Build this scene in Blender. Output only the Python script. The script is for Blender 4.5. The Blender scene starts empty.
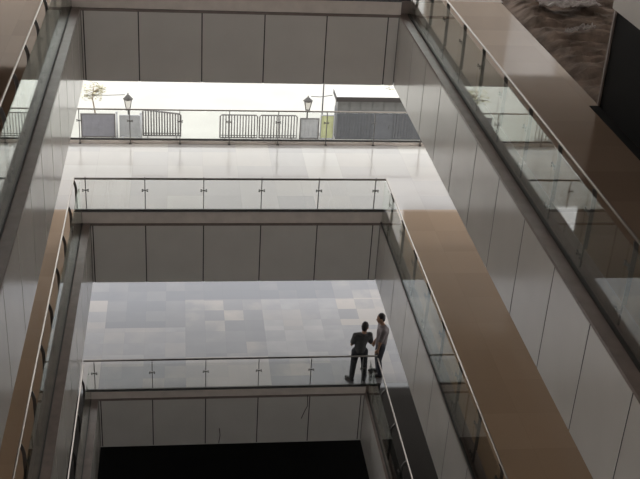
import bpy, bmesh, math, random
from mathutils import Vector, Matrix, noise
PI = math.pi
random.seed(7)
SC = bpy.context.scene
COL = SC.collection

# ------------------------------------------------------------------ levels (metres)
LA, LB, LC = 4.62, 0.0, -4.53          # top of the fascia panels on each storey
LU = LA + 4.53                         # storey the picture is taken from
LD = LC - 4.53                         # dark lowest storey
FT = 0.28                              # floor finish above panel top
FTL = {LA: .28, LB: .28, LC: .21}
PH = 1.42                              # panel height
W = 6.2                                # width of the void
GD = 4.0                               # depth of the far gallery
ZG = -6.5                              # yard outside

# ------------------------------------------------------------------ materials
def new_mat(name):
    m = bpy.data.materials.new(name); m.use_nodes = True
    nt = m.node_tree; return m, nt, nt.nodes['Principled BSDF']

def plain(name, col, rough=0.5, metal=0.0, var=0.0, scale=6.0, spec=0.5, bump=0.0):
    m, nt, b = new_mat(name)
    b.inputs['Roughness'].default_value = rough
    b.inputs['Metallic'].default_value = metal
    b.inputs['Specular IOR Level'].default_value = spec
    tc = nt.nodes.new('ShaderNodeTexCoord')
    n = nt.nodes.new('ShaderNodeTexNoise'); n.inputs['Scale'].default_value = scale
    n.inputs['Detail'].default_value = 5
    nt.links.new(tc.outputs['Object'], n.inputs['Vector'])
    r = nt.nodes.new('ShaderNodeValToRGB')
    lo = [max(0, c * (1 - var)) for c in col] + [1]; hi = [min(1, c * (1 + var)) for c in col] + [1]
    r.color_ramp.elements[0].color = lo; r.color_ramp.elements[1].color = hi
    r.color_ramp.elements[0].position = .3; r.color_ramp.elements[1].position = .7
    nt.links.new(n.outputs['Fac'], r.inputs['Fac'])
    nt.links.new(r.outputs['Color'], b.inputs['Base Color'])
    if bump:
        bp = nt.nodes.new('ShaderNodeBump'); bp.inputs['Strength'].default_value = bump
        nt.links.new(n.outputs['Fac'], bp.inputs['Height']); nt.links.new(bp.outputs['Normal'], b.inputs['Normal'])
    return m

def tiled(name, stops, small=0.6, big=(2.4, 1.6), rough=(0.07, 0.2), spec=0.5, mixbig=0.55, joint=0.012):
    """polished stone laid in square tiles: tone per tile and per field of tiles, thin joints, cloudy veining"""
    m, nt, b = new_mat(name); N = nt.nodes.new; L = nt.links.new
    tc = N('ShaderNodeTexCoord')
    def snapped(inc):
        s = N('ShaderNodeVectorMath'); s.operation = 'SNAP'; s.inputs[1].default_value = (inc[0], inc[1], 50.0)
        L(tc.outputs['Object'], s.inputs[0])
        w = N('ShaderNodeTexWhiteNoise'); w.noise_dimensions = '3D'; L(s.outputs[0], w.inputs['Vector']); return w.outputs['Value']
    a = snapped((small, small)); c = snapped(big)
    mx = N('ShaderNodeMix'); mx.data_type = 'FLOAT'; mx.inputs[0].default_value = mixbig
    L(a, mx.inputs[2]); L(c, mx.inputs[3])
    n = N('ShaderNodeTexNoise'); n.inputs['Scale'].default_value = 1.3; n.inputs['Detail'].default_value = 6
    L(tc.outputs['Object'], n.inputs['Vector'])
    mx2 = N('ShaderNodeMix'); mx2.data_type = 'FLOAT'; mx2.inputs[0].default_value = 0.22
    L(mx.outputs[0], mx2.inputs[2]); L(n.outputs['Fac'], mx2.inputs[3])
    r = N('ShaderNodeValToRGB'); r.color_ramp.elements.remove(r.color_ramp.elements[1])
    r.color_ramp.elements[0].position = stops[0][0]; r.color_ramp.elements[0].color = (*stops[0][1], 1)
    for p, col in stops[1:]:
        e = r.color_ramp.elements.new(p); e.color = (*col, 1)
    L(mx2.outputs[0], r.inputs['Fac'])
    br = N('ShaderNodeTexBrick'); br.offset = 0; br.inputs['Scale'].default_value = 1
    br.inputs['Brick Width'].default_value = small; br.inputs['Row Height'].default_value = small
    br.inputs['Mortar Size'].default_value = joint; br.inputs['Mortar Smooth'].default_value = .1
    br.inputs['Color1'].default_value = br.inputs['Color2'].default_value = (1, 1, 1, 1); br.inputs['Mortar'].default_value = (.88, .87, .86, 1)
    L(tc.outputs['Object'], br.inputs['Vector'])
    mul = N('ShaderNodeMix'); mul.data_type = 'RGBA'; mul.blend_type = 'MULTIPLY'; mul.inputs[0].default_value = 1
    L(r.outputs['Color'], mul.inputs[6]); L(br.outputs['Color'], mul.inputs[7])
    L(mul.outputs[2], b.inputs['Base Color'])
    mr = N('ShaderNodeMapRange'); mr.inputs[3].default_value = rough[0]; mr.inputs[4].default_value = rough[1]
    L(a, mr.inputs[0]); L(mr.outputs[0], b.inputs['Roughness'])
    b.inputs['Specular IOR Level'].default_value = spec
    return m

def glass_mat(name, tint=(.972, .978, .968), f0=0.045):
    m = bpy.data.materials.new(name); m.use_nodes = True; nt = m.node_tree; nt.nodes.clear()
    N = nt.nodes.new; L = nt.links.new
    out = N('ShaderNodeOutputMaterial'); mix = N('ShaderNodeMixShader')
    tr = N('ShaderNodeBsdfTransparent'); tr.inputs[0].default_value = (*tint, 1)
    gl = N('ShaderNodeBsdfGlossy'); gl.inputs['Roughness'].default_value = .015; gl.inputs['Color'].default_value = (.95, 1, .97, 1)
    g = N('ShaderNodeNewGeometry'); d = N('ShaderNodeVectorMath'); d.operation = 'DOT_PRODUCT'
    L(g.outputs['Normal'], d.inputs[0]); L(g.outputs['Incoming'], d.inputs[1])
    def mth(op, a, bb):
        k = N('ShaderNodeMath'); k.operation = op
        for i, v in enumerate((a, bb)):
            if v is None: continue
            if isinstance(v, float): k.inputs[i].default_value = v
            else: L(v, k.inputs[i])
        return k.outputs[0]
    c = mth('ABSOLUTE', d.outputs['Value'], None)
    o = mth('SUBTRACT', 1.0, c); p5 = mth('POWER', o, 5.0)
    f = mth('ADD', mth('MULTIPLY', p5, 1.0 - f0), f0)
    L(f, mix.inputs[0]); L(tr.outputs[0], mix.inputs[1]); L(gl.outputs[0], mix.inputs[2]); L(mix.outputs[0], out.inputs[0])
    return m

M = {}
M['panel'] = plain('fascia panel grey', (.65, .625, .595), .17, 0, .04, 1.2, .8)
M['gap'] = plain('dark panel joint', (.06, .055, .055), .8)
M['edge'] = plain('stone slab edge', (.21, .163, .147), .35, 0, .15, 5)
M['coping'] = plain('slab edge cladding', (.70, .63, .58), .35, 0, .08, 4)
M['soffit'] = plain('soffit paint', (.60, .57, .54), .8, 0, .05, 1)
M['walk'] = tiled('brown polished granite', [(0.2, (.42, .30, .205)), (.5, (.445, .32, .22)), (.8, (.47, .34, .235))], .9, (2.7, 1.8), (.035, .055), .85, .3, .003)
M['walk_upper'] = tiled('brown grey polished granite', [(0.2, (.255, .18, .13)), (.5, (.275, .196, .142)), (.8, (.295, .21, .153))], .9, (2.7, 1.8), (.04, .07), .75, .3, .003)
M['walk_shaded'] = tiled('shaded polished granite', [(0.2, (.012, .011, .010)), (.8, (.022, .020, .018))], .9, (2.7, 1.8), (.05, .08), .5, .3, .003)  # lower side walkways: lack of light painted in as near-black stone
M['marble'] = tiled('cream polished marble', [(0.15, (.36, .34, .33)), (.45, (.43, .405, .385)), (.6, (.47, .435, .40)), (.85, (.52, .50, .47))], .8, (2.4, 1.6), (.09, .2), .5, .5, .004)
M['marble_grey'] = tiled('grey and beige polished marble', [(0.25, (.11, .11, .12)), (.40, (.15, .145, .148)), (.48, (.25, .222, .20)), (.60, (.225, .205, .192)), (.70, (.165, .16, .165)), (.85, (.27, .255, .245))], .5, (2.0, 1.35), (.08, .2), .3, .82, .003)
M['steel'] = plain('brushed steel', (.27, .245, .22), .35, 1, .05, 20)
M['rail_shaded'] = plain('shaded steel', (.13, .12, .11), .4, 1, .05, 20)  # far rails: same steel, darkened to stand for the dim interior it mirrors
M['post'] = plain('dark steel', (.13, .12, .115), .4, .8, .1, 20)
M['seal'] = plain('black glazing seal', (.035, .033, .03), .6)
M['glass'] = glass_mat('balustrade glass')
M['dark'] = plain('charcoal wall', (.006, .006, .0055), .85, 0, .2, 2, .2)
M['wall'] = plain('painted wall', (.58, .55, .52), .7, 0, .05, 2)
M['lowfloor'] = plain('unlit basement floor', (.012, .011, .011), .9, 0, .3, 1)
M['yard'] = plain('pale concrete yard', (.365, .352, .318), .9, 0, .05, .6)
M['rubble'] = plain('brown rubble', (.21, .165, .138), .95, 0, .6, 2.5, .2, .3)
M['plastic'] = plain('crumpled plastic film', (.62, .58, .58), .35, 0, .1, 6)
M['grey_metal'] = plain('grey barrier metal', (.10, .09, .09), .55, .3, .1, 8)
M['mauve'] = plain('grey mauve sheet', (.17, .165, .19), .6, 0, .12, 4)
M['pale_sheet'] = plain('pale grey sheet', (.30, .30, .31), .6, 0, .08, 4)
M['green_sheet'] = plain('yellow green sheet', (.36, .37, .20), .6, 0, .12, 3)
M['shed_wall'] = plain('slate corrugated sheet', (.085, .087, .10), .6, .1, .15, 5)
M['reflector_light'] = plain('white reflector', (.88, .84, .80), .8, 0, .1, 1)
M['reflector'] = plain('pale reflector', (.62, .55, .48), .8, 0, .1, 1)
M['white_roof'] = plain('white roof sheet', (.46, .44, .40), .8, 0, .04, 2)
M['shed_roof'] = plain('dark roof sheet', (.025, .020, .018), .6, 0, .1, 5)
M['shed_band'] = plain('grey upper sheet', (.115, .115, .11), .6, 0, .12, 4)
M['iron'] = plain('lantern iron', (.06, .055, .05), .5, .5, .1, 12)
M['lampglass'] = plain('frosted lantern glass', (.70, .68, .62), .3, 0, .03, 8)
M['leaf'] = plain('dusty leaves', (.36, .33, .22), .7, 0, .3, 9)
M['bark'] = plain('bark', (.22, .17, .12), .9, 0, .3, 12)
M['red'] = plain('dark red bead', (.30, .05, .04), .5, 0, .1, 10)
M['skin'] = plain('skin', (.30, .17, .11), .5, 0, .06, 10)
M['hair'] = plain('black hair', (.012, .010, .010), .6, 0, .2, 60)
M['tee'] = plain('charcoal cotton', (.060, .060, .062), .9, 0, .15, 25)
M['shirt'] = plain('dusty pink cotton', (.17, .145, .15), .9, 0, .15, 25)
M['trouser'] = plain('dark trousers', (.022, .022, .028), .9, 0, .2, 25)
M['jeans'] = plain('navy jeans', (.035, .037, .05), .9, 0, .2, 25)
M['shoe'] = plain('dark shoes', (.02, .018, .018), .6, 0, .1, 20)
M['white'] = plain('eye white', (.75, .73, .70), .3)

# ------------------------------------------------------------------ mesh helpers
class MB:
    def __init__(s): s.bm = bmesh.new(); s.mats = []
    def mi(s, k):
        if k not in s.mats: s.mats.append(k)
        return s.mats.index(k)
    def box(s, x0, x1, y0, y1, z0, z1, k, mat=None):
        P = [(x, y, z) for x in (x0, x1) for y in (y0, y1) for z in (z0, z1)]
        if mat: P = [mat @ Vector(p) for p in P]
        v = [s.bm.verts.new(p) for p in P]
        fs = []
        for a in ((0, 1, 3, 2), (4, 6, 7, 5), (0, 4, 5, 1), (2, 3, 7, 6), (0, 2, 6, 4), (1, 5, 7, 3)):
            f = s.bm.faces.new([v[i] for i in a]); f.material_index = s.mi(k); fs.append(f)
        return fs
    def tube(s, pts, r, k, n=10, cap=True):
        pts = [Vector(p) for p in pts]; rs = r if isinstance(r, (list, tuple)) else [r] * len(pts)
        rings = []; ref = None
        for i, p in enumerate(pts):
            t = (pts[min(i + 1, len(pts) - 1)] - pts[max(i - 1, 0)]).normalized()
            if ref is None: ref = Vector((0, 0, 1)) if abs(t.z) < .9 else Vector((1, 0, 0))
            u = (ref - t * ref.dot(t)).normalized(); ref = u; w = t.cross(u)
            rings.append([s.bm.verts.new(p + (u * math.cos(2 * PI * j / n) + w * math.sin(2 * PI * j / n)) * rs[i]) for j in range(n)])
        for a, b in zip(rings, rings[1:]):
            for j in range(n):
                f = s.bm.faces.new((a[j], a[(j + 1) % n], b[(j + 1) % n], b[j])); f.smooth = True; f.material_index = s.mi(k)
        if cap:
            for rr, fl in ((rings[0], True), (rings[-1], False)):
                f = s.bm.faces.new(list(reversed(rr)) if fl else rr); f.material_index = s.mi(k)
    def ribbon(s, pts, width, thick, k):
        """flat bar swept along points lying in the local yz plane; width along the sweep normal, thickness along x"""
        pts = [Vector(p) for p in pts]; rings = []
        for i, p in enumerate(pts):
            t = (pts[min(i + 1, len(pts) - 1)] - pts[max(i - 1, 0)]).normalized()
            nrm = Vector((0, t.z, -t.y))
            rings.append([s.bm.verts.new(p + nrm * (width / 2 * a) + Vector((thick / 2 * b, 0, 0))) for a, b in ((1, 1), (1, -1), (-1, -1), (-1, 1))])
        for a, b in zip(rings, rings[1:]):
            for j in range(4):
                f = s.bm.faces.new((a[j], a[(j + 1) % 4], b[(j + 1) % 4], b[j])); f.material_index = s.mi(k)
        for rr in (rings[0], rings[-1]):
            s.bm.faces.new(rr).material_index = s.mi(k)
    def ball(s, c, r, k, sc=(1, 1, 1), sub=2, rot=None):
        m = Matrix.Translation(c) @ (rot or Matrix.Identity(4)) @ Matrix.Diagonal((r * sc[0], r * sc[1], r * sc[2], 1))
        g = bmesh.ops.create_icosphere(s.bm, subdivisions=sub, radius=1, matrix=m)
        for f in {f for v in g['verts'] for f in v.link_faces}: f.material_index = s.mi(k); f.smooth = True
    def poly(s, pts, k):
        f = s.bm.faces.new([s.bm.verts.new(p) for p in pts]); f.material_index = s.mi(k); return f
    def mesh(s, name):
        bmesh.ops.recalc_face_normals(s.bm, faces=s.bm.faces)
        me = bpy.data.meshes.new(name); s.bm.to_mesh(me); s.bm.free()
        for k in s.mats: me.materials.append(M[k])
        return me
    def build(s, name, parent=None, loc=None):
        o = bpy.data.objects.new(name, s.mesh(name)); COL.objects.link(o)
        if parent: o.parent = parent
        if loc is not None: o.location = loc
        return o

def link(name, me, parent=None, loc=(0, 0, 0), rot=(0, 0, 0)):
    o = bpy.data.objects.new(name, me); COL.objects.link(o); o.location = loc; o.rotation_euler = rot
    if parent: o.parent = parent
    return o
def tag(o, label=None, cat=None, group=None, kind=None):
    if label: o['label'] = label
    if cat: o['category'] = cat
    if group: o['group'] = group
    if kind: o['kind'] = kind
    return o
def thing(name, label, cat, loc=(0, 0, 0), rz=0, group=None):
    o = bpy.data.objects.new(name, None); COL.objects.link(o); o.location = loc; o.rotation_euler = (0, 0, rz)
    o.empty_display_size = .2
    return tag(o, label, cat, group)
def struct(o, label, cat): return tag(o, label, cat, None, 'structure')

# ------------------------------------------------------------------ the setting: floors, fascias, walls
XL, XR = -3.2, 9.2          # outer walls of the side walkways
YB = -25.0                  # wall behind the viewpoint
YN = -20.3                  # near edge of the void
FX0, FX1 = -10.0, 18.0      # the far gallery runs on past the void
names = {LA: 'upper', LB: 'middle', LC: 'lower'}

def slab(L, nm, right_edge, left_edge=-0.27):
    m = MB()
    top = L + FTL[L]; wk = {LA: 'walk_upper', LB: 'walk', LC: 'walk_shaded'}[L]; bot = L - PH
    # finished floor: far gallery in marble, side walkways in granite
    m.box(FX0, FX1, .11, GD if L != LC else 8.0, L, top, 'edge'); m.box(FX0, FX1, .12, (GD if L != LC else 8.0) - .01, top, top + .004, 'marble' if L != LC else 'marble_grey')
    x1 = 8.26 if L == LA else XR
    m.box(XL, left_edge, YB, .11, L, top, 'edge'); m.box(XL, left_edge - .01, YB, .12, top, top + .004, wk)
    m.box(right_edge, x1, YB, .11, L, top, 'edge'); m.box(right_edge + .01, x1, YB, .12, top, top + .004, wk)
    # body down to the soffit, set back behind the fascia panels
    m.box(FX0, FX1, .04, GD, bot + .02, L, 'soffit')
    m.box(XL, -.04, YB, .04, bot + .02, L, 'soffit'); m.box(W + .04, x1, YB, .04, bot + .02, L, 'soffit')
    # ledge stones on top of the fascias
    m.box(-.34, 0.0, YN, .0, L - .04, L + .004, 'edge')
    m.box(W, right_edge, YN, .0, L - .04, L + .004, 'edge')
    m.box(-.34, right_edge, 0, .11, L - .04, L + .004, 'edge'); m.box(-.16, W + .02, .012, .112, L + .012, top - .016, 'coping'); m.box(-.16, W + .02, .03, .112, top - .016, top - .002, 'gap')
    o = m.build('floor'); struct(o, nm + ' storey floor with pale tiled gallery and brown side walkways', 'floor')
slab(LA, 'upper', 6.45); slab(LB, 'middle', 6.30); slab(LC, 'lower', 6.36)

def fascia(L, side, seams, lo, hi, nm, ph=PH):
    m = MB(); g = .012 if side == 'far' else .017; z0, z1 = L - ph, L - .045
    cuts = [lo] + [c for c in seams if lo < c < hi] + [hi]
    for a, b in zip(cuts, cuts[1:]):
        a += g; b -= g
        if side == 'far': m.box(a, b, 0, .006, z0, z1, 'panel')
        elif side == 'left': m.box(-.006, 0, a, b, z0, z1, 'panel')
        else: m.box(W, W + .006, a, b, z0, z1, 'panel')
    if side == 'far': m.box(lo, hi, .005, .04, z0 + .01, L - .042, 'gap')
    elif side == 'left': m.box(-.04, -.005, lo, hi, z0 + .01, L - .042, 'gap')
    else: m.box(W + .005, W + .04, lo, hi, z0 + .01, L - .042, 'gap')
    o = m.build('wall_' + side)
    return struct(o, f'grey panelled {side} fascia under the {nm} storey floor edge', 'wall')
PIT = 1.22
def seq(p0, step, lo, hi):
    k = math.floor((lo - p0) / step); out = []
    while p0 + k * step < hi + 1e-6:
        if p0 + k * step > lo: out.append(p0 + k * step)
        k += 1
    return out
far_s = {LA: 1.09, LB: 1.15, LC: 1.23}
for L, ph in ((LA, 1.45), (LB, 1.42), (LC, 1.36)):
    nm = names[L]
    fascia(L, 'far', [.05] + seq(far_s[L], 1.222, .3, 6.3), 0, W, nm, ph)
    fascia(L, 'left', seq({LA: -3.1, LB: -1.3, LC: -.6}[L], PIT, YN, -.05), YN, 0, nm, ph)
    fascia(L, 'right', seq({LA: -8.85, LB: -1.9, LC: -1.2}[L], 1.24, YN, -.05), YN, 0, nm, ph)

# storey above: only its near part reaches into view at the right
m = MB()
m.box(W + .04, XR + 4, YB, -10.36, LU - PH + .02, LU + FT, 'soffit')
m.box(XL - .5, -.04, YB, GD, LU - PH + .02, LU + FT, 'soffit')
m.box(FX0, FX1, .04, GD, LU - PH + .02, LU + FT, 'soffit')
m.box(-.04, W + .04, YB, YN - .5, LU - PH, LU + FT, 'soffit')
struct(m.build('ceiling'), 'soffit slabs of the storey above the upper walkways', 'ceiling')
m = MB()
cuts = [YN] + seq(-10.36, 1.24, YN, -10.5) + [-10.36]
for a, b in zip(cuts, cuts[1:]): m.box(W, W + .006, a + .017, b - .017, LU - PH, LU + .2, 'panel')
m.box(W + .005, W + .04, YN, -10.36, LU - PH + .01, LU + .2, 'gap')
struct(m.build('wall_right'), 'pale grey panelled fascia in the top right corner', 'wall')

# walls of the side walkways, near wall, lowest floor
m = MB()
m.box(XL - .2, XL, YB, -.5, LD, LU + 4.2, 'wall')
struct(m.build('wall_left'), 'plain wall along the left side walkways', 'wall')
m = MB()
m.box(XR, XR + .2, YB, -.5, LD, LA - PH, 'wall')
struct(m.build('wall_right'), 'plain wall along the lower right side walkways', 'wall')
NX0, NX1, NZ0, NZ1 = -2.6, 5.4, 1.0, LU + 3.0  # opening added out of view to light the far fascias from the front
m = MB()
m.box(FX0, NX0, YB - .2, YB, LD, LU + 5, 'wall'); m.box(NX1, FX1, YB - .2, YB, LD, LU + 5, 'wall')
m.box(NX0, NX1, YB - .2, YB, LD, NZ0, 'wall'); m.box(NX0, NX1, YB - .2, YB, NZ1, LU + 5, 'wall')
struct(m.build('wall_near'), 'plain wall with an added tall light opening behind the viewpoint', 'wall')
m = MB()
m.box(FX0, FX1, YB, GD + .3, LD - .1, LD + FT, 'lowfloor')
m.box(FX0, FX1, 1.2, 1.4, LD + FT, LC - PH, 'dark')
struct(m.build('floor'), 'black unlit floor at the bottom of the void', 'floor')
# roof over the void
m = MB(); zr = LU + 3.4
m.box(FX0, FX1, YB, GD, zr, zr + .3, 'soffit')
struct(m.build('ceiling'), 'roof slab above the void', 'ceiling')

# dark shopfront beside the upper right walkway
m = MB(); m.box(8.1, 8.25, YB, -5.66, LA + FT + .004, LA + FT + .012, 'dark'); struct(m.build('shade_strip'), 'black strip standing for shade along the foot of the shopfront wall', 'trim')  # dark strip laid on the floor where only shade falls
m = MB()
xs = 8.26
m.box(xs, xs + .25, YB, -5.64, LA - PH, LU - PH + .02, 'dark')
struct(m.build('wall_right'), 'black shopfront wall at the edge of the upper right walkway', 'wall')
m = MB()
m.box(xs - .03, xs + .26, -5.67, -5.62, LA + FT, LU - PH, 'edge')
struct(m.build('trim_1'), 'thin pale upright at the end of the black shopfront wall', 'trim')

# rubble-strewn unfinished floor beyond the walkway
bm = bmesh.new(); nx, ny = 90, 120
X0, X1, Y0, Y1 = 8.28, 13.2, -5.62, 3.5
grid = []
for j in range(ny + 1):
    row = []
    for i in range(nx + 1):
        x = X0 + (X1 - X0) * i / nx; y = Y0 + (Y1 - Y0) * j / ny
        e = min(1, (x - X0) / .25)
        f = noise.fractal((x * .9, y * 1.5, 3.1), .9, 2.0, 5)
        g = abs(noise.noise((x * 1.1 + 7, y * 2.6, 9.0)))
        z = LA + FT - .02 + e * (.10 + .12 * f + .16 * g)
        row.append(bm.verts.new((x, y, z)))
    grid.append(row)
for j in range(ny):
    for i in range(nx):
        f = bm.faces.new((grid[j][i], grid[j][i + 1], grid[j + 1][i + 1], grid[j + 1][i])); f.smooth = False
me = bpy.data.meshes.new('rubble'); bm.to_mesh(me); bm.free(); me.materials.append(M['rubble'])
tag(link('rubble', me), 'brown heaped rubble and dirt on the unfinished floor beside the upper right walkway', 'rubble', None, 'stuff')
m = MB(); m.box(8.26, 13.4, -5.6, .04, LA - PH, LA + .12, 'soffit'); m.box(13.3, 13.5, YB, GD, LA, zr, 'wall')
struct(m.build('floor'), 'unfinished concrete bay under the rubble', 'floor')
def crumple(name, label, cx, cy, cz, sx, sy, rz, seed):
    bm = bmesh.new(); n = 26; g = []
    for j in range(n + 1):
        r = []
        for i in range(n + 1):
            u, v = i / n - .5, j / n - .5
            w = noise.fractal((u * 5 + seed, v * 4, seed * 2.3), .8, 2.1, 4)
            w2 = noise.noise((u * 3 + seed, v * 3, 4.0))
            r.append(bm.verts.new((u * sx + .08 * w2, v * sy * (1 + .5 * w2), .07 + .12 * abs(w))))
        g.append(r)
    for j in range(n):
        for i in range(n): bm.faces.new((g[j][i], g[j][i + 1], g[j + 1][i + 1], g[j + 1][i])).smooth = True
    me = bpy.data.meshes.new(name); bm.to_mesh(me); bm.free(); me.materials.append(M['plastic'])
    o = link(name, me, None, (cx, cy, cz), (0, 0, rz)); s = o.modifiers.new('s', 'SOLIDIFY'); s.thickness = .006
    return tag(o, label, 'plastic sheet')
crumple('plastic_sheet', 'crumpled pale plastic sheet on the rubble at the top edge of the view', 9.30, -.85, LA + FT + .19, 1.2, .4, .1, 1.7)
crumple('plastic_sheet', 'small creased grey film scrap on the rubble near the black shopfront', 9.0, -2.45, LA + FT + .17, .7, .07, .5, 5.1)

# ------------------------------------------------------------------ balustrades
post_cache = {}
def post_mesh(off):
    k = round(off, 3)
    if k not in post_cache:
        m = MB(); y = .078
        pts = [(0, y, -.24), (0, y, .2), (0, y, .56)]
        for a in (.25, .5, .75, 1.0):
            pts.append((0, y + (off - y) * (a ** 2), .56 + .20 * a))
        m.ribbon(pts, .05, .016, 'post')
        m.box(-.03, .03, .10, .112, -.2, -.05, 'post')
        p = m.mesh('post')
        m = MB()
        m.tube([(0, .055, 0), (0, .016, 0)], .016, 'post', 10)
        for sx in (-1, 1):
            for sz in (-1, 1):
                m.tube([(0, .028, 0), (sx * .055, .022, sz * .018)], .007, 'post', 6)
                m.tube([(sx * .055, .026, sz * .018), (sx * .055, .008, sz * .018)], .014, 'post', 8)
        post_cache[k] = (p, m.mesh('spider_fitting'))
    return post_cache[k]
bar_cache = {}
def balustrade(label, start, rz, length, posts, off, L, glass_lo=None, x_ext=0.0, lift=0.0):
    """local x runs along the rail, local +y points away from the void; z=0 is the finished floor"""
    r = thing('glass_balustrade', label, 'balustrade', (start[0], start[1], L + FTL[L] + lift), rz, 'glass balustrades around the void')
    if glass_lo is None: glass_lo = .01 - FTL[L] if rz else .02
    tr = .016 if rz else .022; hz = .78 if rz else {LA: .76, LB: .735, LC: .81}[L]
    if glass_lo == 0: hz, tr = .78, .02
    m = MB(); m.tube([(-x_ext, off, hz), (length, off, hz)], tr, 'steel' if rz else 'rail_shaded', 14)
    for x in (-x_ext, length): m.ball((x, off, hz), tr * 1.04, 'steel' if rz else 'rail_shaded', (1, 1, 1), 2)
    tag(m.build('handrail', r), 'round steel handrail')
    m = MB(); m.box(0, length, -.014, .022, glass_lo - .008, glass_lo + .03, 'seal'); m.build('base_channel', r)
    pm, sm = post_mesh(off)
    ps = [p for p in posts if .02 < p < length - .02]
    for p in ps:
        o = link('post', pm, r, (p, 0, 0))
        link('spider_fitting', sm, o, (0, 0, .48)); link('spider_fitting', sm, o, (0, -.03 if not rz else 0, -.07))
    cuts = [0.0] + ps + [length]
    for a, b in zip(cuts, cuts[1:]):
        if b - a < .05: continue
        m = MB(); a += .006; b -= .006
        m.box(a, b, -.006, .006, glass_lo + .01, .735, 'glass')
        m.build('glass_panel', r)
    return r
XG = -.17
rail_end = {LA: 6.40, LB: 6.24, LC: 6.42}
goff = {LA: 6.38, LB: 6.215, LC: 6.27}
off_r = {LA: .06, LB: .03, LC: .17}
lph = {LA: -3.1, LB: -1.3, LC: -.6}
rph = {LA: -2.82, LB: -1.9, LC: -1.2}
for L in (LA, LB, LC):
    nm = names[L]
    balustrade(f'straight glass balustrade along the far edge of the {nm} storey', (XG, .035), 0, rail_end[L] - XG,
               [p - XG for p in [-.07] + seq(far_s[L], 1.222, .3, 6.3)], .045, L, None, .11)
    balustrade(f'receding glass balustrade along the left edge of the {nm} storey', (XG, YN + .3), PI / 2, -YN - .3 - .02,
               [p - YN - .3 for p in seq(lph[L], PIT, YN, -.05)], .12, L)
    balustrade(f'receding glass balustrade along the right edge of the {nm} storey', (goff[L], .02), -PI / 2, -YN - .3,
               [-p for p in reversed(seq(rph[L], 1.24, YN, -.05))], off_r[L], L)
for L, lab in ((LB, 'glass balustrade between the middle storey gallery and the bright yard'),):
    xs_ = seq(.7, 1.18, FX0 + .5, 14)
    balustrade(lab, (14.2, 3.76), PI, 23.7, [14.2 - p for p in reversed(xs_)], .045, L, .0, 0, .085)

m = MB(); m.box(FX0, FX1, 3.70, 3.82, LB + FT, LB + FT + .07, 'coping')
struct(m.build('trim_2'), 'low pale kerb under the gallery balustrade facing the yard', 'trim')
m = MB(); zt = LU - PH + 1.5  # unseen walls added so the upper walkway floors mirror a pale surface
m.box(FX0 - 6, -.7, 8.0, 8.3, LA - .3, zt, 'reflector'); m.box(8.6, 11.0, 8.0, 8.3, LA - .3, zt, 'reflector'); m.box(12.6, FX1 + 6, 8.0, 8.3, LA - .3, zt, 'reflector')
m.box(11.0, 12.6, 8.05, 8.3, LA - .3, zt, 'reflector_light')  # lighter section added to brighten one patch of that floor reflection
struct(m.build('wall_outer'), 'added unseen pale screen walls facing the upper storey gallery', 'wall')

# ------------------------------------------------------------------ the yard outside
m = MB(); m.box(-60, 70, GD + .5, 90, ZG - .2, ZG, 'yard')
struct(m.build('ground'), 'bright pale concrete yard beyond the gallery', 'ground')
m = MB(); m.box(FX0, FX1, GD - .02, GD + .6, ZG - .3, LC - PH - .02, 'wall')
struct(m.build('wall_outer'), 'outer wall below the lower gallery', 'wall')

def barricade(label, x, y, w, h, nb, rz=0, slope=0.0, fat=1.0):
    r = thing('crowd_barrier', label, 'barrier', (x, y, ZG), rz, 'steel barriers in the yard')
    m = MB(); zt = lambda t: h - slope * t
    m.tube([(0, 0, .12), (0, 0, h - .06), (.06, 0, h), (w - .06, 0, zt(1)), (w, 0, zt(1) - .06), (w, 0, .12), (0, 0, .12)], .028 * fat, 'grey_metal', 8)
    m.tube([(0, 0, .22), (w, 0, .22)], .018 * fat, 'grey_metal', 6); m.build('frame', r)
    for i in range(1, nb):
        t = i / nb; m = MB(); m.tube([(w * t, 0, .13), (w * t, 0, zt(t))], .024 * fat, 'grey_metal', 6); m.build('bar', r)
    for t in (.12, .88):
        m = MB(); m.tube([(w * t, -.28, .015), (w * t, 0, .14), (w * t, .28, .015)], .018, 'grey_metal', 6); m.build('foot', r)
barricade('left half of the barred grey barrier pair standing at mid yard', 3.49, 20.2, 1.50, 1.1, 13)
barricade('right half of the barred grey barrier pair standing at mid yard', 5.08, 20.2, 1.52, 1.1, 13)
barricade('close-barred grey barrier with dipping top beside the pale sheet fence', .42, 20.35, 1.50, 1.22, 14, 0, .16, 1.25)
barricade('barred barrier seen through the left glass of the upper storey', -5.25, 20.1, 1.35, 1.1, 9)

def sheet_fence(name, label, x, y, w, h, k, ribs, rim='grey_metal'):
    r = thing(name, label, 'fence panel', (x, y, ZG))
    m = MB()
    m.box(.03, w - .03, -.012, .012, .04, h - .03, k)
    for i in range(ribs):
        xx = .08 + (w - .16) * i / max(1, ribs - 1); m.box(xx - .012, xx + .012, -.026, -.008, .05, h - .04, k)
    m.build('sheet', r)
    m = MB()
    for a, b in ((0, .04), (w - .04, w)): m.box(a, b, -.03, .03, 0, h, rim)
    m.box(.04, w - .04, -.025, .025, h - .04, h, rim); m.box(.04, w - .04, -.025, .025, .02, .06, rim); m.build('frame', r)
    for a in (.12, w - .12):
        m = MB(); m.box(a - .03, a + .03, -.2, .2, 0, .04, rim); m.build('foot', r)
sheet_fence('site_panel', 'grey mauve sheet fence panel at the left end of the yard', -2.03, 20.4, 1.36, 1.02, 'mauve', 9)
sheet_fence('site_panel', 'pale grey sheet fence panel under the left lantern', -.52, 20.45, .82, .95, 'pale_sheet', 7, 'pale_sheet')
sheet_fence('site_panel', 'pale grey sheet panel between barrier pair and yellow green panel', 6.74, 20.4, .80, .92, 'pale_sheet', 5)
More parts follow.
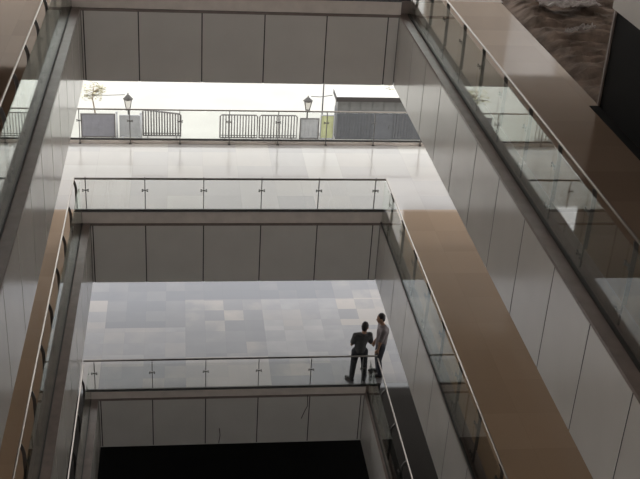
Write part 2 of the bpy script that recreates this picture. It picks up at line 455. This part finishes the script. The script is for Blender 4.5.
sheet_fence('site_panel', 'narrow yellow green sheet panel beside the dark shed', 7.58, 20.42, .58, 1.06, 'green_sheet', 3, 'pale_sheet')
m = MB(); m.tube([(0, 0, 0), (0, 0, 1.2)], .04, 'pale_sheet', 10); m.ball((0, 0, 1.2), .05, 'pale_sheet')
m.box(-.1, .1, -.1, .1, 0, .03, 'pale_sheet')
tag(m.build('marker_post', None, (-.595, 20.05, ZG)), 'short pale post between the mauve and pale grey sheet panels', 'post')
m = MB(); m.tube([(0, 0, 0), (0, 0, 1.2)], .04, 'pale_sheet', 10); m.ball((0, 0, 1.2), .05, 'pale_sheet')
m.box(-.1, .1, -.1, .1, 0, .03, 'pale_sheet')
tag(m.build('marker_post', None, (.352, 20.0, ZG)), 'short pale post left of the dipping barred barrier', 'post')

# dark shed
r = thing('yard_shed', 'low dark shed with flat roof at the right of the yard', 'shed', (8.24, 20.43, ZG))
m = MB()
w, d, h = 3.9, .7, 1.72
m.box(0, w, 0, d, 0, 1.22, 'shed_wall')
for i in range(33): 
    x = .03 + (w - .06) * i / 32; m.box(x - .03, x + .03, -.03, .01, .02, 1.2, 'shed_wall')
m.build('wall', r)
m = MB(); m.box(.02, w - .02, .03, d - .03, 1.22, h, 'shed_band')
for i in range(9): m.box(.02 + i * .48, .05 + i * .48, .0, .05, 1.22, h, 'shed_band')
m.build('upper_wall', r)
m = MB(); m.box(-.06, w + .06, -.12, d + .1, h, h + .17, 'white_roof')
tag(m.build('roof', r), 'white flat roof')
m = MB(); m.box(-.08, w + .08, -.17, -.12, h - .02, h + .17, 'shed_roof'); m.box(-.08, -.06, -.12, d + .1, h - .02, h + .17, 'shed_roof'); m.box(w + .06, w + .08, -.12, d + .1, h - .02, h + .17, 'shed_roof')
tag(m.build('eaves_board', r), 'dark eaves board')
m = MB(); m.box(1.5, 2.3, -.05, -.02, .02, 1.12, 'shed_wall'); m.tube([(2.2, -.07, .5), (2.2, -.07, .66)], .015, 'iron', 6); m.build('door', r)

def lantern(label, x, y, z_lo, z_hi):
    r = thing('yard_lantern', label, 'lamp', (x, y, ZG), 0, 'lantern posts in the yard')
    H = z_lo - ZG; h = z_hi - z_lo
    m = MB(); m.tube([(0, 0, 0), (0, 0, .06), (0, 0, .08), (0, 0, H)], [.10, .10, .035, .03], 'iron', 12); m.build('lamp_post', r)
    a, b = .07, .14; zt = H + h * .62
    m = MB()
    for sx in (-1, 1):
        for sy in (-1, 1): m.tube([(a * sx, a * sy, H), (b * sx, b * sy, zt)], .014, 'iron', 6)
    m.box(-.09, .09, -.09, .09, H - .02, H + .02, 'iron'); m.build('lantern_frame', r)
    m = MB(); v = []
    for zz, q in ((H + .02, a * .92), (zt, b * .92)): v.append([(q * sx, q * sy, zz) for sx, sy in ((-1, -1), (1, -1), (1, 1), (-1, 1))])
    for j in range(4): m.poly([v[0][j], v[0][(j + 1) % 4], v[1][(j + 1) % 4], v[1][j]], 'lampglass')
    m.poly(v[0], 'lampglass'); m.poly(v[1], 'lampglass'); m.build('lamp_glass', r)
    m = MB(); m.tube([(0, 0, zt), (0, 0, zt + .02), (0, 0, H + h * .86), (0, 0, H + h * .9), (0, 0, H + h)], [.2, .2, .07, .03, .02], 'iron', 8); m.build('lantern_cap', r)
lantern('black lantern on a post above the pale grey fence panel', -.18, 21.0, -5.52, -4.82)
lantern('black lantern on a post left of the dark shed', 7.1, 21.0, -5.44, -4.84)
def cable(label, pts):
    m = MB(); m.tube(pts, .014, 'iron', 6); tag(m.build('overhead_cable'), label, 'cable')
cable('thin cable strung from the left lantern toward the small tree', [(-.30, 21, -4.90), (-1.0, 21, -4.93), (-1.9, 21, -4.94)])
cable('thin cable strung from the right lantern to the shed roof', [(7.22, 21, -4.86), (7.6, 21, -4.88), (8.1, 21.0, -4.80)])

def tree(label, x, y, h, cr, n, seed, trunk_r=.04):
    rnd = random.Random(seed)
    r = thing('small_tree', label, 'tree', (x, y, ZG))
    m = MB(); pts = [(0, 0, 0), (.05, 0, h * .35), (-.03, .02, h * .7), (.03, 0, h)]
    m.tube(pts, [trunk_r, trunk_r * .8, trunk_r * .6, trunk_r * .3], 'bark', 8)
    tips = []
    for i in range(9):
        a = rnd.uniform(0, 2 * PI); z0 = h * rnd.uniform(.6, .95)
        e = (cr * .85 * math.cos(a), cr * .6 * math.sin(a), z0 + cr * rnd.uniform(.0, .5)); tips.append(e)
        m.tube([(0, 0, z0), (e[0] * .5, e[1] * .5, z0 + .1), e], [.014, .010, .006], 'bark', 5)
    m.build('trunk', r)
    m = MB()
    for i in range(n):
        c = Vector(rnd.choice(tips)) + Vector([rnd.gauss(0, cr * .25) for _ in range(3)])
        q = Matrix.Rotation(rnd.uniform(0, 6.3), 4, 'Z') @ Matrix.Rotation(rnd.uniform(-1, 1), 4, 'X')
        s = rnd.uniform(.05, .09)
        m.poly([c + (q @ Vector(p)) * s for p in ((-1, 0, 0), (0, -.45, .12), (1, 0, 0), (0, .45, .12))], 'leaf')
    tag(m.build('foliage', r), None, None, None, 'stuff')
tree('small dusty tree beyond the mauve fence panel', -1.6, 21.6, 1.65, .42, 260, 3)
tree('small leafy tree just behind the shed', 10.95, 23.2, 1.15, .3, 120, 5)
m = MB(); m.tube([(0, 0, 0), (0, 0, 3.3)], .028, 'grey_metal', 8); m.box(-.12, .12, -.12, .12, 0, .03, 'grey_metal'); m.ball((0, 0, 3.3), .045, 'grey_metal')
tag(m.build('flag_pole', None, (7.70, 20.9, ZG)), 'thin bare metal pole behind the yellow green panel', 'pole')
# string of red ornaments under the upper slab at the left
m = MB(); m.tube([(0, 0, 0), (.005, 0, -.2), (-.01, 0, -.44)], .006, 'iron', 5)
for z, q in ((-.22, .028), (-.36, .034), (-.45, .04)): m.ball((-.005, 0, z), q, 'red', (1, 1, 1.2))
tag(m.build('hanging_ornament', None, (-1.185, .2, LA - PH + .02)), 'string of dark red beads hanging in the bright opening at left', 'ornament')
# loose wires on the lower fascia
def wire(label, x, pts):
    m = MB(); m.tube(pts, .009, 'gap', 5); tag(m.build('loose_wire', None, (x, 0, LC)), label, 'wire')
wire('dark loose wire hanging over the lower fascia near its fourth joint', 4.82, [(.02, -.012, .0), (.03, -.02, -.3), (-.03, -.02, -.45), (-.1, -.02, -.66)])
wire('short dark loose wire at the foot of the lower fascia left of centre', 2.78, [(0, -.015, -.9), (.02, -.02, -1.1), (-.01, -.02, -1.33)])

# ------------------------------------------------------------------ people
def blob(parts, name, mat, voxel, smooth=4, parent=None):
    """one continuous surface grown around tapered limbs"""
    m = MB()
    for p in parts:
        if p[0] == 'b': m.ball(p[1], p[2], mat, p[3] if len(p) > 3 else (1, 1, 1), 3, p[4] if len(p) > 4 else None)
        else:
            pts, rs = p[1], p[2]
            m.tube(pts, rs, mat, 14)
            for q, rr in zip(pts, rs): m.ball(q, rr, mat, (1, 1, 1), 2)
    o = m.build(name, parent)
    rm = o.modifiers.new('r', 'REMESH'); rm.mode = 'VOXEL'; rm.voxel_size = voxel
    sm = o.modifiers.new('s', 'SMOOTH'); sm.factor = .5; sm.iterations = smooth
    dg = bpy.context.evaluated_depsgraph_get(); dg.update()
    me = bpy.data.meshes.new_from_object(o.evaluated_get(dg)); me.name = name
    o.modifiers.clear(); old = o.data; o.data = me; bpy.data.meshes.remove(old)
    if not me.materials: me.materials.append(M[mat])
    for f in me.polygons: f.use_smooth = True
    return o
def hand(wr, d, palm_n, side, grip=.5, k=1.0):
    """parts of a hand: palm and five bent fingers; d = direction the hand points, palm_n = way the palm faces"""
    d = Vector(d).normalized(); n = Vector(palm_n); n = (n - d * n.dot(d)).normalized(); s = d.cross(n) * side
    wr = Vector(wr); out = []
    c = wr + d * .05 * k
    out.append(('b', wr + d * .048 * k, .046 * k, (1, 1, 1), None) if False else ('t', [wr, wr + d * .03 * k, wr + d * .075 * k], [.025 * k, .03 * k, .03 * k]))
    for i, (o, ln) in enumerate(((-.030, .066), (-.010, .076), (.010, .070), (.029, .054))):
        a = wr + d * .075 * k + s * o * k; p = [wr + d * .03 * k + s * o * .7 * k, a]; dirv = d.copy()
        for fr in (.45, .32, .23):
            dirv = (dirv + n * grip * 1.1).normalized(); p.append(p[-1] + dirv * ln * fr * 1.15 * k)
        out.append(('t', p, [.011 * k, .0105 * k, .0095 * k, .0085 * k, .0072 * k]))
    t0 = wr + d * .02 * k - s * .026 * k; dv = (d * .75 - s * .75 + n * .3).normalized()
    p = [t0, t0 + dv * .035 * k]; dv = (dv + d * .4 + n * .35).normalized(); p.append(p[-1] + dv * .03 * k); p.append(p[-1] + (dv + d * .3).normalized() * .024 * k)
    out.append(('t', p, [.015 * k, .013 * k, .011 * k, .009 * k]))
    return out

def person(label, loc, rz, J, mats, arm_side=None):
    r = thing('person', label, 'person', loc, rz)
    V = lambda k: Vector(J[k])
    hd = V('head'); f = Vector(J['look']).normalized(); up = Vector((0, 0, 1)); sd = f.cross(up).normalized(); up = sd.cross(f).normalized()
    B = Matrix((sd, f, up)).transposed().to_4x4()
    body = []
    body += [('b', hd + up * .02, .102, (.76, .93, 1.12), B), ('b', hd + f * .028 - up * .055, .066, (.86, 1.0, .95), B),
             ('t', [hd + f * .088 + up * .012, hd + f * .112 - up * .022], [.009, .014]),
             ('t', [hd + f * .085 - up * .062 - sd * .02, hd + f * .09 - up * .062 + sd * .02], [.011, .011])]
    for q in (-1, 1): body.append(('b', hd + sd * q * .078 - up * .005, .03, (.35, .6, 1.05), B))
    body += [('t', [V('neck') - up * .03, hd - up * .06], [.058, .052])]
    # trunk
    body += [('t', [V('pelvis'), V('waist'), V('chest'), V('neck') - Vector((0, 0, .05))], [.125, .115, .135, .075])]
    for s_ in 'lr':
        body += [('t', [V('chest') + (V('sh' + s_) - V('chest')) * .45, V('sh' + s_)], [.10, .062])]
        body += [('t', [V('sh' + s_), V('el' + s_)], [.054, .040]), ('t', [V('el' + s_), V('wr' + s_)], [.040, .025])]
        body += hand(V('wr' + s_), J['hd' + s_], J['pn' + s_], 1 if s_ == 'r' else -1, J.get('grip', .4))
        body += [('t', [V('hip' + s_), V('kn' + s_)], [.088, .056]), ('t', [V('kn' + s_), V('kn' + s_) + (V('an' + s_) - V('kn' + s_)) * .3, V('an' + s_)], [.055, .054, .036])]
        a = V('an' + s_); t = V('toe' + s_)
        body += [('t', [a, a + (t - a) * .3 + Vector((0, 0, -.04)), t], [.036, .036, .028])]
    blob(body, 'body', 'skin', .0075, 3, r)
    hair = [('b', hd + up * .038 - f * .014, .104, (.80, .93, 1.05), B), ('b', hd - f * .05 - up * .02, .07, (.95, .75, 1.0), B)]
    ho = blob(hair, 'hair', mats['hair'], .01, 2, r)
    # keep the face clear of hair
    bm = bmesh.new(); bm.from_mesh(ho.data)
    dele = [v for v in bm.verts if (v.co - hd).dot(f) > .045 and (v.co - hd).dot(up) < .07]
    bmesh.ops.delete(bm, geom=dele, context='VERTS'); bm.to_mesh(ho.data); bm.free()
    for q in (-1, 1):
        m = MB(); c = hd + f * .079 + sd * q * .031 + up * .012
        m.ball(c, .013, 'white'); m.ball(c + f * .009, .007, 'hair'); m.build('eye', r)
    sh = [('t', [V('pelvis') + Vector((0, 0, .0)), V('waist'), V('chest'), V('neck') - Vector((0, 0, .06))], [.142, .134, .152, .088])]
    for s_ in 'lr':
        sh += [('t', [V('chest') + (V('sh' + s_) - V('chest')) * .45, V('sh' + s_)], [.118, .078]),
               ('t', [V('sh' + s_), V('sh' + s_) + (V('el' + s_) - V('sh' + s_)) * .72], [.070, .064])]
    blob(sh, 'shirt', mats['shirt'], .013, 5, r)
    tr = [('t', [V('pelvis') + Vector((0, 0, .06)), V('pelvis') - Vector((0, 0, .04))], [.136, .135])]
    for s_ in 'lr':
        e = V('an' + s_) + Vector((0, 0, .03))
        tr += [('t', [V('hip' + s_), V('kn' + s_), e], [.105, .076, .064]), ('t', [V('pelvis') - Vector((0, 0, .03)), V('hip' + s_)], [.12, .105])]
    blob(tr, 'trousers', mats['trouser'], .013, 4, r)
    for s_ in 'lr':
        a = V('an' + s_); t = V('toe' + s_); dv = (t - a); dv.z = 0; dv.normalize()
        h_ = a - dv * .03; zf = min(a.z - .05, .05) if not J.get('lift' + s_) else a.z - .05
        blob([('t', [Vector((h_.x, h_.y, a.z - .045)), a + (t - a) * .45 - Vector((0, 0, .008)), t + dv * .03], [.045, .045, .036]), ('t', [a - Vector((0, 0, .0)), a - Vector((0, 0, .04))], [.046, .05])], 'shoe', 'shoe', .01, 2, r)
    return r

# man standing behind the lower rail, seen from behind, legs apart (local +y = away from the viewer)
J1 = dict(head=(.05, .0, 1.50), look=(.45, .85, -.15), neck=(.03, -.02, 1.36), chest=(.01, .0, 1.20), waist=(-.02, .0, 1.02), pelvis=(-.03, .0, .88),
          shl=(-.155, .0, 1.27), shr=(.175, .0, 1.28), ell=(-.22, .05, 1.00), elr=(.24, .06, 1.02), wrl=(-.06, .20, 1.05), wrr=(.08, .22, 1.08),
          hdl=(.9, .25, .1), hdr=(-.9, .2, .05), pnl=(0, -1, 0), pnr=(0, -1, 0), grip=.35,
          hipl=(-.12, .0, .84), hipr=(.07, .0, .84), knl=(-.145, .03, .46), knr=(.11, .03, .46), anl=(-.17, .0, .09), anr=(.13, .0, .09),
          toel=(-.26, .11, .035), toer=(.16, .15, .035))
person('person in charcoal t-shirt and dark trousers standing legs apart, back turned, behind the lower rail', (6.07, .25, LC + FTL[LC] + .004), 0, J1,
       dict(hair='hair', shirt='tee', trouser='trouser'))
# man beside him, turned to the left
J2 = dict(head=(.03, .05, 1.57), look=(-.05, 1, -.12), neck=(.0, -.01, 1.42), chest=(0, -.02, 1.25), waist=(0, -.01, 1.06), pelvis=(0, .0, .91),
          shl=(-.19, .0, 1.33), shr=(.19, .0, 1.33), ell=(-.25, .08, 1.06), elr=(.24, -.04, 1.05), wrl=(-.21, .10, .86), wrr=(.23, .10, .83),
          hdl=(.1, .6, -.8), hdr=(0, .3, -1), pnl=(.4, 0, -.9), pnr=(-1, 0, 0), grip=.3,
          hipl=(-.09, .0, .87), hipr=(.09, .0, .87), knl=(-.10, .04, .48), knr=(.10, .03, .48), anl=(-.11, -.02, .09), anr=(.11, -.01, .09),
          toel=(-.13, .15, .035), toer=(.14, .16, .035))
person('person in dusty pink shirt and navy jeans turned sideways at the lower rail corner', (6.58, .47, LC + FTL[LC] + .004), PI / 2, J2,
       dict(hair='hair', shirt='shirt', trouser='jeans'))

# ------------------------------------------------------------------ light: bright hazy sky, no sun disc
SKY = 3.0
w = bpy.data.worlds.new('sky'); SC.world = w; w.use_nodes = True; nt = w.node_tree
bg = nt.nodes['Background']; bg.inputs['Strength'].default_value = SKY
tc = nt.nodes.new('ShaderNodeTexCoord'); sp = nt.nodes.new('ShaderNodeSeparateXYZ'); rp = nt.nodes.new('ShaderNodeValToRGB')
rp.color_ramp.elements[0].color = (1.0, .96, .92, 1); rp.color_ramp.elements[0].position = 0
rp.color_ramp.elements[1].color = (.93, .965, 1.0, 1); rp.color_ramp.elements[1].position = .8
nt.links.new(tc.outputs['Generated'], sp.inputs[0]); nt.links.new(sp.outputs['Z'], rp.inputs['Fac']); nt.links.new(rp.outputs['Color'], bg.inputs['Color'])

# ------------------------------------------------------------------ camera
cam = bpy.data.cameras.new('camera'); co = bpy.data.objects.new('camera', cam); COL.objects.link(co); SC.camera = co
R = Matrix(((0.99176019, -0.11479152, 0.05687389), (0.00338156, 0.4672544, 0.88411645), (0.12806365, 0.87663917, -0.46379248)))
rot = Matrix((R[0], R[1], -R[2])).transposed().to_4x4()
co.matrix_world = Matrix.Translation((1.8737, -20.6949, 10.5636)) @ rot
cam.sensor_width = 36; cam.sensor_fit = 'HORIZONTAL'; cam.lens = 36 * 1083.78 / 640
cam.clip_start = .05; cam.clip_end = 300

# ------------------------------------------------------------------ view
vs = SC.view_settings; vs.view_transform = 'Standard'; vs.look = 'None'; vs.gamma = 1; vs.use_curve_mapping = False; vs.exposure = 0.1
SC.cycles.max_bounces = 10; SC.cycles.diffuse_bounces = 6; SC.cycles.glossy_bounces = 6; SC.cycles.transparent_max_bounces = 24
SC.cycles.sample_clamp_indirect = 6
SC.cycles.use_denoising = True
